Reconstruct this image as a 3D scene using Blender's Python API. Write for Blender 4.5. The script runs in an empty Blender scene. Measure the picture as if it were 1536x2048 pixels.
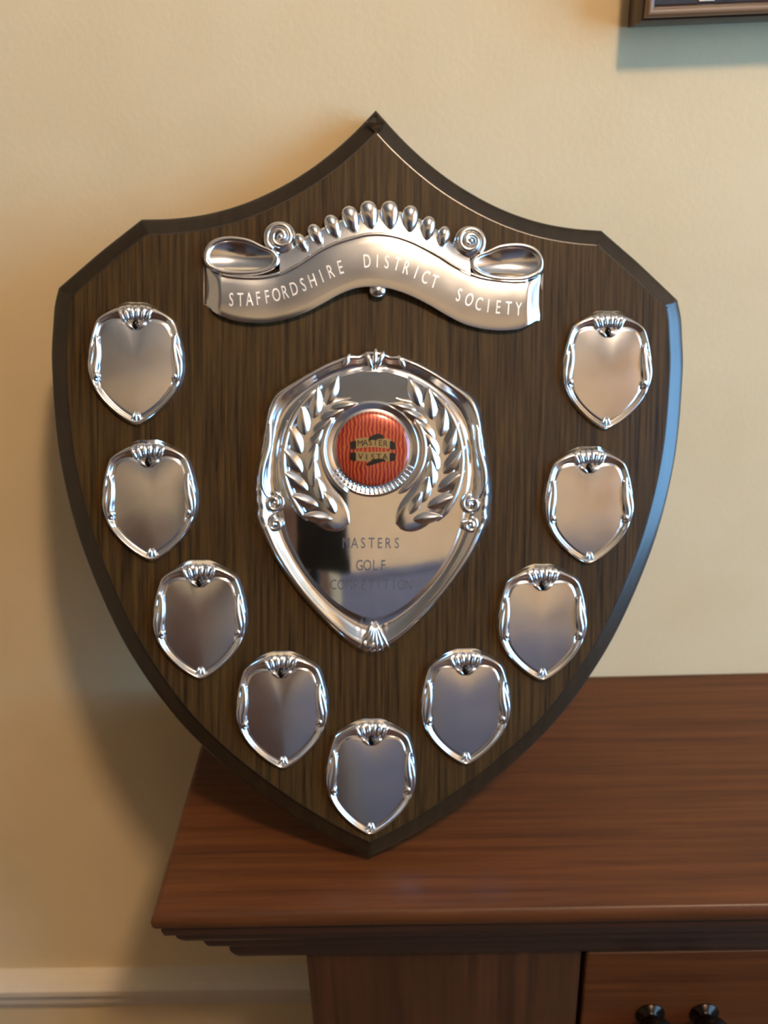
import bpy, bmesh, math, random
from mathutils import Vector, Matrix

random.seed(7)
sc = bpy.context.scene
COL = sc.collection

# ------------------------------------------------------------------ camera
CAM = Vector((0.15068759, -0.58191121, 0.42267652))
RX = Vector((0.99927439, 0.01236295, -0.03602569))
UX = Vector((0.02709824, 0.4339066, 0.90055025))
FX = Vector((-0.02676524, 0.90087303, -0.43325674))
cd = bpy.data.cameras.new('camera')
cam = bpy.data.objects.new('camera', cd)
COL.objects.link(cam)
cd.sensor_fit = 'VERTICAL'
cd.sensor_height = 24.0
cd.lens = 1857.08 / 2048 * 24.0
cd.clip_start = 0.01
cam.matrix_world = Matrix(((RX.x, UX.x, -FX.x, CAM.x), (RX.y, UX.y, -FX.y, CAM.y), (RX.z, UX.z, -FX.z, CAM.z), (0, 0, 0, 1)))
cd.dof.use_dof = True
cd.dof.focus_distance = 0.41
cd.dof.aperture_fstop = 8.0
sc.camera = cam

# ------------------------------------------------------------------ world, lights, exposure
w = bpy.data.worlds.new('world')
sc.world = w
w.use_nodes = True
bg = w.node_tree.nodes['Background']
bg.inputs['Color'].default_value = (0.25, 0.59, 1.0, 1)
bg.inputs['Strength'].default_value = 14.0
LAMP_POS = Vector((0.64, -1.12, 1.59))
LAMP_R = 0.08
LAMP_STRENGTH = 268.0
LAMP_COLOR = (1.0, 0.72, 0.48, 1)
sc.view_settings.view_transform = 'Standard'
sc.view_settings.look = 'None'
sc.view_settings.exposure = 0.07
sc.view_settings.gamma = 1.0
sc.view_settings.use_curve_mapping = False

# room limits (table top is z = 0, the wall behind the sideboard is y = 0)
FLOOR, CEIL = -0.80, 1.70
XL, XR, YF = -1.75, 1.75, -2.7
DX0, DX1, DTOP = -0.68, 0.14, 1.14       # door in the opposite wall
WIN = (-1.50, -0.24, -0.10, 1.25)      # window in the right wall: y0, y1, z0, z1
pl = bpy.data.lights.new('window_portal', 'AREA')
pl.shape = 'RECTANGLE'
pl.size, pl.size_y = WIN[1] - WIN[0], WIN[3] - WIN[2]
pl.cycles.is_portal = True
po = bpy.data.objects.new('window_portal', pl)
COL.objects.link(po)
po.location = (XR + 0.06, (WIN[0] + WIN[1]) / 2, (WIN[2] + WIN[3]) / 2)
po.rotation_euler = (0, math.radians(90), 0)


# ------------------------------------------------------------------ helpers
def link(o, parent=None):
    COL.objects.link(o)
    if parent is not None:
        o.parent = parent
    return o


def empty(name, loc=(0, 0, 0)):
    o = bpy.data.objects.new(name, None)
    o.empty_display_size = 0.02
    o.location = loc
    return link(o)


def tag(o, label=None, cat=None, group=None, kind=None):
    if label: o['label'] = label
    if cat: o['category'] = cat
    if group: o['group'] = group
    if kind: o['kind'] = kind
    return o


def obj_data(name, verts, faces, mat, parent=None, smooth=True, loc=None):
    me = bpy.data.meshes.new(name)
    me.from_pydata([tuple(v) for v in verts], [], faces)
    me.update()
    bm = bmesh.new(); bm.from_mesh(me)
    bmesh.ops.recalc_face_normals(bm, faces=bm.faces)
    bm.to_mesh(me); bm.free()
    if smooth:
        me.polygons.foreach_set('use_smooth', [True] * len(me.polygons))
    if mat: me.materials.append(mat)
    o = bpy.data.objects.new(name, me)
    if loc is not None: o.location = loc
    return link(o, parent)


class MB:
    """collects shapes into one mesh"""
    def __init__(self):
        self.v, self.f = [], []

    def add(self, v, f):
        k = len(self.v)
        self.v += [tuple(p) for p in v]
        self.f += [tuple(i + k for i in q) for q in f]
        return self

    def box(self, a, b, bev=0.0):
        bm = bmesh.new()
        bmesh.ops.create_cube(bm, size=1)
        for p in bm.verts:
            p.co = Vector([(a[i] + b[i]) / 2 + p.co[i] * (b[i] - a[i]) for i in range(3)])
        if bev:
            bmesh.ops.bevel(bm, geom=bm.edges[:], offset=bev, segments=3, affect='EDGES', profile=0.6)
        bm.verts.index_update()
        self.add([p.co[:] for p in bm.verts], [[p.index for p in q.verts] for q in bm.faces])
        bm.free()
        return self

    def tube(self, pts, rad, n=10, flat=None, up=Vector((0, 0, 1)), cap=True):
        """swept tube with a radius per point; flat = scale of the radius along 'up'"""
        P = [Vector(p) for p in pts]
        R = rad if isinstance(rad, (list, tuple)) else [rad] * len(P)
        vs, fs = [], []
        for i, p in enumerate(P):
            t = (P[min(i + 1, len(P) - 1)] - P[max(i - 1, 0)]).normalized()
            s = t.cross(up)
            if s.length < 1e-5: s = t.cross(Vector((1, 0, 0)))
            s.normalize()
            b = s.cross(t).normalized()
            for k in range(n):
                a = 2 * math.pi * k / n
                vs.append(p + s * (R[i] * math.cos(a)) + b * (R[i] * (flat or 1) * math.sin(a)))
        for i in range(len(P) - 1):
            for k in range(n):
                fs.append((i * n + k, i * n + (k + 1) % n, (i + 1) * n + (k + 1) % n, (i + 1) * n + k))
        if cap:
            fs.append(tuple(range(n)))
            fs.append(tuple((len(P) - 1) * n + k for k in range(n)))
        return self.add(vs, fs)

    def lathe(self, prof, n=32, M=None):
        vs, fs = [], []
        for (r, z) in prof:
            for k in range(n):
                a = 2 * math.pi * k / n
                p = Vector((r * math.cos(a), r * math.sin(a), z))
                vs.append(M @ p if M else p)
        for i in range(len(prof) - 1):
            for k in range(n):
                fs.append((i * n + k, i * n + (k + 1) % n, (i + 1) * n + (k + 1) % n, (i + 1) * n + k))
        for i in (0, len(prof) - 1):
            if prof[i][0] > 1e-6: fs.append(tuple(i * n + k for k in range(n)))
        return self.add(vs, fs)

    def ellipsoid(self, c, rx, ry, rz, ang=0, nu=14, nv=8):
        vs, fs = [], []
        ca, sa = math.cos(ang), math.sin(ang)
        for i in range(nv + 1):
            ph = math.pi * i / nv
            for k in range(nu):
                a = 2 * math.pi * k / nu
                x, y, z = rx * math.sin(ph) * math.cos(a), ry * math.sin(ph) * math.sin(a), rz * math.cos(ph)
                vs.append((c[0] + ca * x - sa * y, c[1] + sa * x + ca * y, c[2] + z))
        for i in range(nv):
            for k in range(nu):
                fs.append((i * nu + k, i * nu + (k + 1) % nu, (i + 1) * nu + (k + 1) % nu, (i + 1) * nu + k))
        return self.add(vs, fs)

    def build(self, name, mat, parent=None, smooth=True, angle=None, loc=None):
        o = obj_data(name, self.v, self.f, mat, parent, smooth, loc)
        if angle:
            me = o.data
            bm = bmesh.new(); bm.from_mesh(me)
            bmesh.ops.remove_doubles(bm, verts=bm.verts, dist=1e-7)
            for e in bm.edges:
                if len(e.link_faces) == 2 and e.calc_face_angle(0) > math.radians(angle): e.smooth = False
            bm.to_mesh(me); bm.free()
        return o


def catmull(pts, closed=False, k=8):
    P = [Vector(p) for p in pts]
    n = len(P)
    out = []
    for i in range(n if closed else n - 1):
        if closed:
            a, b, c, d = P[(i - 1) % n], P[i], P[(i + 1) % n], P[(i + 2) % n]
        else:
            a, b, c, d = P[max(i - 1, 0)], P[i], P[i + 1], P[min(i + 2, n - 1)]
        for j in range(k):
            t = j / k
            out.append(0.5 * ((2 * b) + (c - a) * t + (2 * a - 5 * b + 4 * c - d) * t * t + (3 * b - a - 3 * c + d) * t ** 3))
    if not closed: out.append(P[-1])
    return out


def interp(tab, x):
    if x <= tab[0][0]: return tab[0][1]
    for (a, b), (c, d) in zip(tab, tab[1:]):
        if x <= c: return b + (d - b) * (x - a) / (c - a)
    return tab[-1][1]


def sinterp(tab, x):
    """smooth (Catmull) interpolation of a table"""
    n = len(tab)
    if x <= tab[0][0]: return tab[0][1]
    if x >= tab[-1][0]: return tab[-1][1]
    for i in range(n - 1):
        if x <= tab[i + 1][0]:
            t = (x - tab[i][0]) / (tab[i + 1][0] - tab[i][0])
            a = tab[max(i - 1, 0)][1]; b = tab[i][1]; c = tab[i + 1][1]; d = tab[min(i + 2, n - 1)][1]
            return 0.5 * ((2 * b) + (c - a) * t + (2 * a - 5 * b + 4 * c - d) * t * t + (3 * b - a - 3 * c + d) * t ** 3)


def smooth01(x):
    x = max(0.0, min(1.0, x))
    return x * x * (3 - 2 * x)


def polar(poly, c, N):
    """radius of a star-shaped closed polygon at N angles about c"""
    res = []
    n = len(poly)
    Q = [(p[0] - c[0], p[1] - c[1]) for p in poly]
    for k in range(N):
        a = 2 * math.pi * k / N + 1e-5
        dx, dy = math.cos(a), math.sin(a)
        best = 0
        for i in range(n):
            x1, y1 = Q[i]; x2, y2 = Q[(i + 1) % n]
            ex, ey = x2 - x1, y2 - y1
            den = dx * ey - dy * ex
            if abs(den) < 1e-12: continue
            t = (x1 * ey - y1 * ex) / den
            s = (x1 * dy - y1 * dx) / den
            if t > 0 and -1e-9 <= s <= 1 + 1e-9: best = max(best, t)
        res.append(best)
    return res


def mirror_half(half):
    """half outline from top centre down the right side to bottom centre -> closed outline"""
    left = [(-x, y) for x, y in half[1:-1]][::-1]
    return list(half) + left


# ------------------------------------------------------------------ materials
def nodes(name):
    m = bpy.data.materials.new(name)
    m.use_nodes = True
    nt = m.node_tree
    return m, nt, nt.nodes['Principled BSDF']


def srgb(r, g, b):
    f = lambda c: (c / 255 / 12.92) if c / 255 <= 0.04045 else ((c / 255 + 0.055) / 1.055) ** 2.4
    return (f(r), f(g), f(b), 1)


def noise_mix(nt, scale_vec, c1, c2, scale=1.0, detail=5, lo=0.35, hi=0.65, rough=0.55):
    tc = nt.nodes.new('ShaderNodeTexCoord')
    mp = nt.nodes.new('ShaderNodeMapping')
    mp.inputs['Scale'].default_value = scale_vec
    nt.links.new(tc.outputs['Object'], mp.inputs['Vector'])
    no = nt.nodes.new('ShaderNodeTexNoise')
    no.inputs['Scale'].default_value = scale
    no.inputs['Detail'].default_value = detail
    no.inputs['Roughness'].default_value = rough
    nt.links.new(mp.outputs['Vector'], no.inputs['Vector'])
    rp = nt.nodes.new('ShaderNodeValToRGB')
    rp.color_ramp.elements[0].position = lo
    rp.color_ramp.elements[1].position = hi
    rp.color_ramp.elements[0].color = c1
    rp.color_ramp.elements[1].color = c2
    nt.links.new(no.outputs['Fac'], rp.inputs['Fac'])
    return no, rp


def bump(nt, bsdf, src, strength, dist):
    b = nt.nodes.new('ShaderNodeBump')
    b.inputs['Strength'].default_value = strength
    b.inputs['Distance'].default_value = dist
    nt.links.new(src, b.inputs['Height'])
    nt.links.new(b.outputs['Normal'], bsdf.inputs['Normal'])


def simple(name, col, rough=0.5, metal=0.0, **kw):
    m, nt, b = nodes(name)
    b.inputs['Base Color'].default_value = col
    b.inputs['Roughness'].default_value = rough
    b.inputs['Metallic'].default_value = metal
    for k, v in kw.items(): b.inputs[k].default_value = v
    return m


def paint(name, c1, c2, rough=0.85):
    m, nt, b = nodes(name)
    no, rp = noise_mix(nt, (1, 1, 1), c1, c2, scale=9, detail=4, lo=0.3, hi=0.7)
    nt.links.new(rp.outputs['Color'], b.inputs['Base Color'])
    b.inputs['Roughness'].default_value = rough
    n2 = nt.nodes.new('ShaderNodeTexNoise'); n2.inputs['Scale'].default_value = 260; n2.inputs['Detail'].default_value = 3
    tc = nt.nodes.new('ShaderNodeTexCoord'); nt.links.new(tc.outputs['Object'], n2.inputs['Vector'])
    bump(nt, b, n2.outputs['Fac'], 0.12, 0.0015)
    return m


def wood(name, scale_vec, c1, c2, rough, coat=0.0, lo=0.3, hi=0.7, bs=0.15, spec=0.5):
    m, nt, b = nodes(name)
    no, rp = noise_mix(nt, scale_vec, c1, c2, scale=1, detail=7, lo=lo, hi=hi, rough=0.65)
    nt.links.new(rp.outputs['Color'], b.inputs['Base Color'])
    b.inputs['Roughness'].default_value = rough
    b.inputs['Coat Weight'].default_value = coat
    b.inputs['Coat Roughness'].default_value = 0.18
    b.inputs['Specular IOR Level'].default_value = spec
    bump(nt, b, no.outputs['Fac'], bs, 0.0004)
    return m


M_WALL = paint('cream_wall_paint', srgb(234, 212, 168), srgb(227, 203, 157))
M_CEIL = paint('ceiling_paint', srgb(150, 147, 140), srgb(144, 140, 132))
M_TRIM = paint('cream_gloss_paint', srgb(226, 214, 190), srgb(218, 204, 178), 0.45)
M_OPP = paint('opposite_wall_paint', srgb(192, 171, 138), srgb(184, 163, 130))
M_DADO = paint('slate_dado_paint', srgb(100, 102, 118), srgb(90, 94, 110))
M_FLOOR = wood('floor_wood', (3, 30, 3), srgb(78, 50, 30), srgb(104, 70, 44), 0.5)
M_OAK = wood('dark_oak', (500, 15, 60), srgb(34, 23, 9), srgb(80, 57, 26), 0.5, coat=0.0, lo=0.34, hi=0.66, bs=0.4, spec=0.14)
M_OAKEDGE = wood('dark_oak_edge', (200, 30, 60), srgb(34, 25, 14), srgb(48, 36, 20), 0.3, coat=0.25, bs=0.05)
M_MAHOG = wood('mahogany_long_grain', (5, 160, 160), srgb(68, 35, 15), srgb(106, 60, 27), 0.42, coat=0.06, spec=0.35)
M_MAHOGV = wood('mahogany_upright_grain', (160, 160, 5), srgb(56, 32, 16), srgb(84, 50, 26), 0.42, coat=0.05)
M_MAHOGD = wood('mahogany_moulding', (6, 160, 160), srgb(48, 28, 17), srgb(70, 42, 26), 0.4, coat=0.2)
M_FRAME = wood('frame_wood', (8, 120, 120), srgb(44, 28, 18), srgb(72, 46, 30), 0.4, coat=0.2)
M_GILT = simple('dull_gilt', srgb(140, 112, 84), 0.5, 0.15)
M_MOUNT = paint('dark_picture_mount', srgb(52, 50, 52), srgb(46, 42, 44), 0.7)
M_PAPER = paint('cream_paper', srgb(240, 226, 196), srgb(232, 216, 184), 0.7)
M_DARKMETAL = simple('dark_bronze', srgb(46, 38, 32), 0.25, 0.85)
M_BLACK = simple('black_plastic', srgb(14, 15, 15), 0.55)
M_BLACKINK = simple('black_enamel', srgb(24, 20, 16), 0.3)
M_BRASS = simple('brass', srgb(200, 150, 70), 0.25, 1.0)
M_DOORFRAME = paint('sage_gloss_paint', srgb(150, 150, 130), srgb(144, 144, 124), 0.4)
M_DOOR = wood('door_wood', (30, 30, 2), srgb(58, 34, 24), srgb(84, 52, 36), 0.5)


def chrome(name, rough, base=(0.86, 0.86, 0.87, 1), bs=0.10, sc_=60):
    m, nt, b = nodes(name)
    b.inputs['Base Color'].default_value = base
    b.inputs['Metallic'].default_value = 1.0
    no, rp = noise_mix(nt, (1, 1, 1), (rough * 0.92,) * 3 + (1,), (rough * 1.1,) * 3 + (1,), scale=sc_, detail=4)
    nt.links.new(rp.outputs['Color'], b.inputs['Roughness'])
    n2 = nt.nodes.new('ShaderNodeTexNoise'); n2.inputs['Scale'].default_value = 45; n2.inputs['Detail'].default_value = 1.5
    tc = nt.nodes.new('ShaderNodeTexCoord'); nt.links.new(tc.outputs['Object'], n2.inputs['Vector'])
    bump(nt, b, n2.outputs['Fac'], bs, 0.002)
    return m


M_CHROME = chrome('pressed_silver_plate', 0.16)
M_PLATE = chrome('polished_name_plate', 0.20, bs=0.06)
M_SATIN = chrome('satin_scroll_silver', 0.19, base=(0.74, 0.74, 0.74, 1), bs=0.05)
M_MIRROR = chrome('mirror_field', 0.05, bs=0.03)
M_ENGRAVE = simple('engraved_frosted_silver', (0.84, 0.82, 0.78, 1), 0.5, 0.75)
M_ENGRAVED_DARK = simple('engraved_dull_silver', (0.09, 0.085, 0.09, 1), 0.6, 0.3)

m, nt, b = nodes('red_enamel')
tc = nt.nodes.new('ShaderNodeTexCoord')
wv = nt.nodes.new('ShaderNodeTexWave')
wv.wave_type = 'BANDS'; wv.bands_direction = 'X'
wv.inputs['Scale'].default_value = 150
wv.inputs['Distortion'].default_value = 5.0
wv.inputs['Detail'].default_value = 2
nt.links.new(tc.outputs['Object'], wv.inputs['Vector'])
rp = nt.nodes.new('ShaderNodeValToRGB')
rp.color_ramp.elements[0].position = 0.25; rp.color_ramp.elements[0].color = srgb(140, 30, 20)
rp.color_ramp.elements[1].position = 0.95; rp.color_ramp.elements[1].color = srgb(190, 92, 48)
nt.links.new(wv.outputs['Fac'], rp.inputs['Fac'])
nt.links.new(rp.outputs['Color'], b.inputs['Base Color'])
b.inputs['Roughness'].default_value = 0.28
b.inputs['Metallic'].default_value = 0.25
b.inputs['Coat Weight'].default_value = 1.0
b.inputs['Coat Roughness'].default_value = 0.04
M_ENAMEL = m
M_RIBBON = simple('old_gold_ribbon', srgb(150, 122, 74), 0.4, 0.4)

m, nt, b = nodes('lamp_opal_glass')
b.inputs['Base Color'].default_value = (0.9, 0.85, 0.75, 1)
b.inputs['Emission Color'].default_value = LAMP_COLOR
b.inputs['Emission Strength'].default_value = LAMP_STRENGTH
M_LAMP = m

m = bpy.data.materials.new('window_glass'); m.use_nodes = True
nt = m.node_tree; nt.nodes.clear()
out = nt.nodes.new('ShaderNodeOutputMaterial')
tr = nt.nodes.new('ShaderNodeBsdfTransparent'); tr.inputs['Color'].default_value = (0.96, 0.98, 1, 1)
gl = nt.nodes.new('ShaderNodeBsdfGlossy'); gl.inputs['Roughness'].default_value = 0.02
mx = nt.nodes.new('ShaderNodeMixShader'); mx.inputs['Fac'].default_value = 0.06
nt.links.new(tr.outputs[0], mx.inputs[1]); nt.links.new(gl.outputs[0], mx.inputs[2]); nt.links.new(mx.outputs[0], out.inputs['Surface'])
M_GLASS = m


# ------------------------------------------------------------------ the room
def struct(name, mb, mat, parent=None, smooth=False):
    o = mb.build(name, mat, parent, smooth)
    if parent is None: o['kind'] = 'structure'
    return o


struct('wall_back', MB().box((XL - 0.1, 0, FLOOR - 0.1), (XR + 0.1, 0.1, CEIL + 0.1)), M_WALL)
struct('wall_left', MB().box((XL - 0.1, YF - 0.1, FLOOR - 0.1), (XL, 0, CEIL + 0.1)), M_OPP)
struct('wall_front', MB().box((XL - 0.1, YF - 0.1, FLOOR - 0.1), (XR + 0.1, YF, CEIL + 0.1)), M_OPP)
rw = MB()
rw.box((XR, YF, FLOOR - 0.1), (XR + 0.1, WIN[0], CEIL + 0.1)).box((XR, WIN[1], FLOOR - 0.1), (XR + 0.1, 0, CEIL + 0.1))
rw.box((XR, WIN[0], FLOOR - 0.1), (XR + 0.1, WIN[1], WIN[2])).box((XR, WIN[0], WIN[3]), (XR + 0.1, WIN[1], CEIL + 0.1))
struct('wall_right', rw, M_WALL)
struct('floor', MB().box((XL - 0.1, YF - 0.1, FLOOR - 0.1), (XR + 0.1, 0.1, FLOOR)), M_FLOOR)
struct('ceiling', MB().box((XL - 0.1, YF - 0.1, CEIL), (XR + 0.1, 0.1, CEIL + 0.1)), M_CEIL)
# dado rail on the wall behind the sideboard
rail = [(0, -0.358), (-0.006, -0.356), (-0.009, -0.348), (-0.009, -0.338), (-0.014, -0.334), (-0.018, -0.327), (-0.018, -0.321), (-0.013, -0.317), (-0.006, -0.314), (0, -0.312)]
v, f = [], []
for x in (XL, XR):
    for (y, z) in rail: v.append((x, y, z))
n = len(rail)
for i in range(n - 1): f.append((i, i + 1, n + i + 1, n + i))
f += [tuple(range(n)), tuple(range(n, 2 * n))]
struct('trim_1', MB().add(v, f), M_TRIM)
struct('baseboard_back', MB().box((XL, -0.018, FLOOR), (XR, 0, FLOOR + 0.13), 0.004), M_TRIM)
struct('trim_2', MB().box((XL, YF, FLOOR), (DX0 - 0.07, YF + 0.012, 0.72), 0.003).box((XL, YF, 0.72), (DX0 - 0.07, YF + 0.03, 0.76), 0.006).box((DX1 + 0.07, YF, FLOOR), (XR, YF + 0.012, 0.72), 0.003).box((DX1 + 0.07, YF, 0.72), (XR, YF + 0.03, 0.76), 0.006), M_DADO)
# window in the right wall
win = MB()
fr = 0.05
for (a, b_) in (((WIN[0], WIN[2]), (WIN[1], WIN[2] + fr)), ((WIN[0], WIN[3] - fr), (WIN[1], WIN[3])), ((WIN[0], WIN[2]), (WIN[0] + fr, WIN[3])), ((WIN[1] - fr, WIN[2]), (WIN[1], WIN[3]))):
    win.box((XR + 0.03, a[0], a[1]), (XR + 0.08, b_[0], b_[1]), 0.004)
ym = (WIN[0] + WIN[1]) / 2
win.box((XR + 0.035, ym - 0.02, WIN[2] + fr), (XR + 0.075, ym + 0.02, WIN[3] - fr), 0.004)
wo = struct('window_1', win, M_TRIM)
for (a, b_) in ((WIN[0] + fr, ym - 0.02), (ym + 0.02, WIN[1] - fr)):
    MB().box((XR + 0.052, a, WIN[2] + fr), (XR + 0.056, b_, WIN[3] - fr)).build('pane', M_GLASS, wo, False)
MB().box((XR - 0.04, WIN[0] - 0.04, WIN[2] - 0.03), (XR + 0.03, WIN[1] + 0.04, WIN[2]), 0.004).build('window_sill', M_TRIM, wo, False)

# ------------------------------------------------------------------ sideboard
D = 0.2148
SW = 0.98
sb = empty('sideboard', (SW / 2, -0.09, FLOOR))
tag(sb, 'dark mahogany sideboard with moulded top edge, carrying the trophy shield', 'sideboard')
OFF = Matrix.Translation(-Vector((SW / 2, -0.09, FLOOR)))


def sbpart(mb, name, mat, parent=sb, angle=30, smooth=True):
    if parent is sb:
        mb.v = [tuple(OFF @ Vector(p)) for p in mb.v]
    return mb.build(name, mat, parent, smooth, angle)


def swept_edge(prof, x0, x1, y0, yb):
    """profile (inset, z) run along left end, front and right end of a rectangle (y0 front, yb back)"""
    v, f = [], []
    n = len(prof)
    for st in range(4):
        for (a, z) in prof:
            if st == 0: v.append((x0 + a, yb, z))
            if st == 1: v.append((x0 + a, y0 + a, z))
            if st == 2: v.append((x1 - a, y0 + a, z))
            if st == 3: v.append((x1 - a, yb, z))
    for st in range(3):
        for i in range(n - 1):
            f.append((st * n + i, st * n + i + 1, (st + 1) * n + i + 1, (st + 1) * n + i))
    f.append((0, n, 2 * n, 3 * n))
    f.append((n - 1, 2 * n - 1, 3 * n - 1, 4 * n - 1))
    f.append(tuple(range(n - 1, -1, -1)) + ()) if n > 2 else None
    f.append(tuple(3 * n + i for i in range(n)))
    return v, f


top_prof = [(0.0055, 0.0), (0.0035, -0.0004), (0.0017, -0.0014), (0.0005, -0.003), (0.0, -0.005), (0.0002, -0.0085), (0.001, -0.011), (0.0022, -0.0125), (0.004, -0.013)]
v, f = swept_edge(top_prof, 0.0, SW, -D, -0.001)
sbpart(MB().add(v, f), 'top_board', M_MAHOG, angle=40)
mold = [(0.004, -0.0132), (0.0035, -0.016), (0.0045, -0.021), (0.0085, -0.0238), (0.0095, -0.029), (0.0112, -0.033), (0.0135, -0.0365), (0.0175, -0.0395), (0.0205, -0.042),
        (0.0208, -0.046), (0.0225, -0.052), (0.0255, -0.056), (0.0300, -0.0595), (0.0322, -0.063), (0.0325, -0.069), (0.0345, -0.0745), (0.0365, -0.0785)]
v, f = swept_edge(mold, 0.0, SW, -D, -0.001)
sbpart(MB().add(v, f), 'moulding', M_MAHOGD, angle=40)
BY = -0.175                          # front of the stiles
sbpart(MB().box((0.080, BY + 0.012, FLOOR + 0.06), (SW - 0.08, -0.002, -0.0788)), 'carcass', M_MAHOGV)
for (a, b_) in ((0.078, 0.2515), (SW - 0.2515, SW - 0.078)):
    sbpart(MB().box((a, BY, FLOOR + 0.06), (b_, BY + 0.0125, -0.0788), 0.0015), 'stile', M_MAHOGV)
sbpart(MB().box((0.07, BY - 0.008, FLOOR), (SW - 0.07, -0.002, FLOOR + 0.065), 0.004), 'plinth', M_MAHOGD)
M_MAHOGDR = M_MAHOG
for k, (z1, z0) in enumerate(((-0.083, -0.27), (-0.275, -0.47), (-0.475, FLOOR + 0.068))):
    dr = sbpart(MB().box((0.2545, BY - 0.001, z0), (SW - 0.2545, BY + 0.0115, z1), 0.002), 'drawer', M_MAHOGDR)
    zc = -0.161 if k == 0 else (z0 + z1) / 2
    for hx in (0.3165, SW - 0.3165):
        h = MB()
        for s in (-1, 1):
            px = hx + s * 0.0175
            h.lathe([(0.0095, 0.0), (0.0095, 0.0015), (0.005, 0.003), (0.0045, 0.008), (0.0100, 0.009), (0.0130, 0.0145), (0.0105, 0.0205), (0.0, 0.023)], 18,
                    Matrix.Translation((px, BY - 0.0005, zc + 0.02)) @ Matrix.Rotation(math.radians(90), 4, 'X'))
        pts = catmull([(hx - 0.0175, BY - 0.0155, zc + 0.02), (hx - 0.019, BY - 0.0175, zc + 0.006), (hx - 0.012, BY - 0.019, zc - 0.006), (hx, BY - 0.0195, zc - 0.010),
                       (hx + 0.012, BY - 0.019, zc - 0.006), (hx + 0.019, BY - 0.0175, zc + 0.006), (hx + 0.0175, BY - 0.0155, zc + 0.02)], False, 6)
        h.tube(pts, 0.0032, 10, up=Vector((0, 1, 0)))
        h.v = [tuple(OFF @ Vector(p)) for p in h.v]
        ho = h.build('handle', M_DARKMETAL, dr)
        ho['label'] = 'dark bronze drop handle'

# ------------------------------------------------------------------ picture on the wall
FX0, FZ0, FW, FH = 0.2790, 0.4366, 0.34, 0.27
pf = empty('picture_frame', (FX0 + FW / 2, 0, FZ0))
tag(pf, 'dark wooden picture frame with dull gilt inner bead hanging on the cream wall', 'picture frame')
base = Vector((FX0 + FW / 2, 0, FZ0))


def frame_ring(prof):
    """profile (inset, depth) around the rectangle of the frame"""
    v, f = [], []
    n = len(prof)
    for c in range(4):
        for (a, d) in prof:
            x = FX0 + a if c in (0, 3) else FX0 + FW - a
            z = FZ0 + a if c in (0, 1) else FZ0 + FH - a
            v.append(tuple(Vector((x, -d, z)) - base))
    for c in range(4):
        for i in range(n):
            j = (i + 1) % n
            f.append((c * n + i, c * n + j, ((c + 1) % 4) * n + j, ((c + 1) % 4) * n + i))
    return v, f


v, f = frame_ring([(0, 0.001), (0, 0.010), (0.0005, 0.0150), (0.0014, 0.0195), (0.0024, 0.0218), (0.0031, 0.0222), (0.0034, 0.0215), (0.0034, 0.001)])
MB().add(v, f).build('outer_moulding', M_FRAME, pf, True, 30)
v, f = frame_ring([(0.0034, 0.001), (0.0034, 0.0226), (0.0039, 0.0245), (0.0048, 0.0254), (0.0058, 0.0256), (0.0068, 0.0252), (0.0075, 0.0242), (0.0077, 0.0225), (0.0077, 0.001)])
o = MB().add(v, f).build('gilt_bead', M_GILT, pf, True, 50); o['label'] = 'dull gilt bead inside the frame'
v, f = frame_ring([(0.0077, 0.001), (0.0077, 0.0220), (0.0086, 0.0215), (0.0096, 0.0195), (0.0098, 0.001)])
MB().add(v, f).build('slip', M_FRAME, pf, True, 30)
MB().box(tuple(Vector((FX0 + 0.0098, -0.0185, FZ0 + 0.0098)) - base), tuple(Vector((FX0 + FW - 0.0098, -0.001, FZ0 + FH - 0.0098)) - base)).build('mount', M_MOUNT, pf, False)
pp = MB()
for (x0, x1, z0) in ((0.3115, 0.3200, 0.4470), (0.3225, 0.3410, 0.4475)):
    pp.box(tuple(Vector((x0, -0.0192, z0)) - base), tuple(Vector((x1, -0.0183, z0 + 0.06)) - base), 0.0006)
o = pp.build('picture_print', M_PAPER, pf, False); o['label'] = 'cream print showing at the upper edge'

# ------------------------------------------------------------------ trophy shield
O = Vector((0.12304863, -0.18369931, 0.01267002))
rv = Vector((0.99563763, 0.0645581, -0.06736439))
uvv = Vector((0.03713347, 0.38817847, 0.92083581))
nv = Vector((0.08559682, -0.91932025, 0.38408782))
ts = empty('trophy_shield')
ts.matrix_world = Matrix(((rv.x, uvv.x, nv.x, O.x), (rv.y, uvv.y, nv.y, O.y), (rv.z, uvv.z, nv.z, O.z), (0, 0, 0, 1)))
tag(ts, 'dark oak shield trophy with silver plaques leaning on the cream wall', 'trophy')
mm = 0.001
T = 0.021

half = [(0, 423.3), (14.2, 408.5), (28.4, 396.0), (42.6, 385.7), (56.9, 377.4), (71.1, 370.7), (85.4, 365.7), (99.7, 362.3), (115.3, 360.3), (130.0, 359.6),
        (141.2, 350.6), (152.5, 341.4), (164.1, 331.2), (175.7, 320.9), (178.0, 311), (179.0, 299.6), (179.8, 288), (179.8, 277.0), (178.4, 248.4), (175.3, 222.6), (169.1, 193.7), (160.9, 167.7), (149.0, 138.5), (137, 115.0),
        (121.2, 90.8), (103.9, 69.4), (82, 48.6), (55.7, 27.9), (26.5, 8.8), (0, -5.0)]


def smooth_half(h, corners):
    seg, out, cur = [], [], [h[0]]
    for i in range(1, len(h)):
        cur.append(h[i])
        if i in corners or i == len(h) - 1:
            seg.append(cur); cur = [h[i]]
    for s in seg:
        c = [(p.x, p.y) for p in catmull([(a, b, 0) for a, b in s], False, 5)]
        out += c if not out else c[1:]
    return out


hs = smooth_half(half, {9, 13})
outline = mirror_half(hs)


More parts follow.
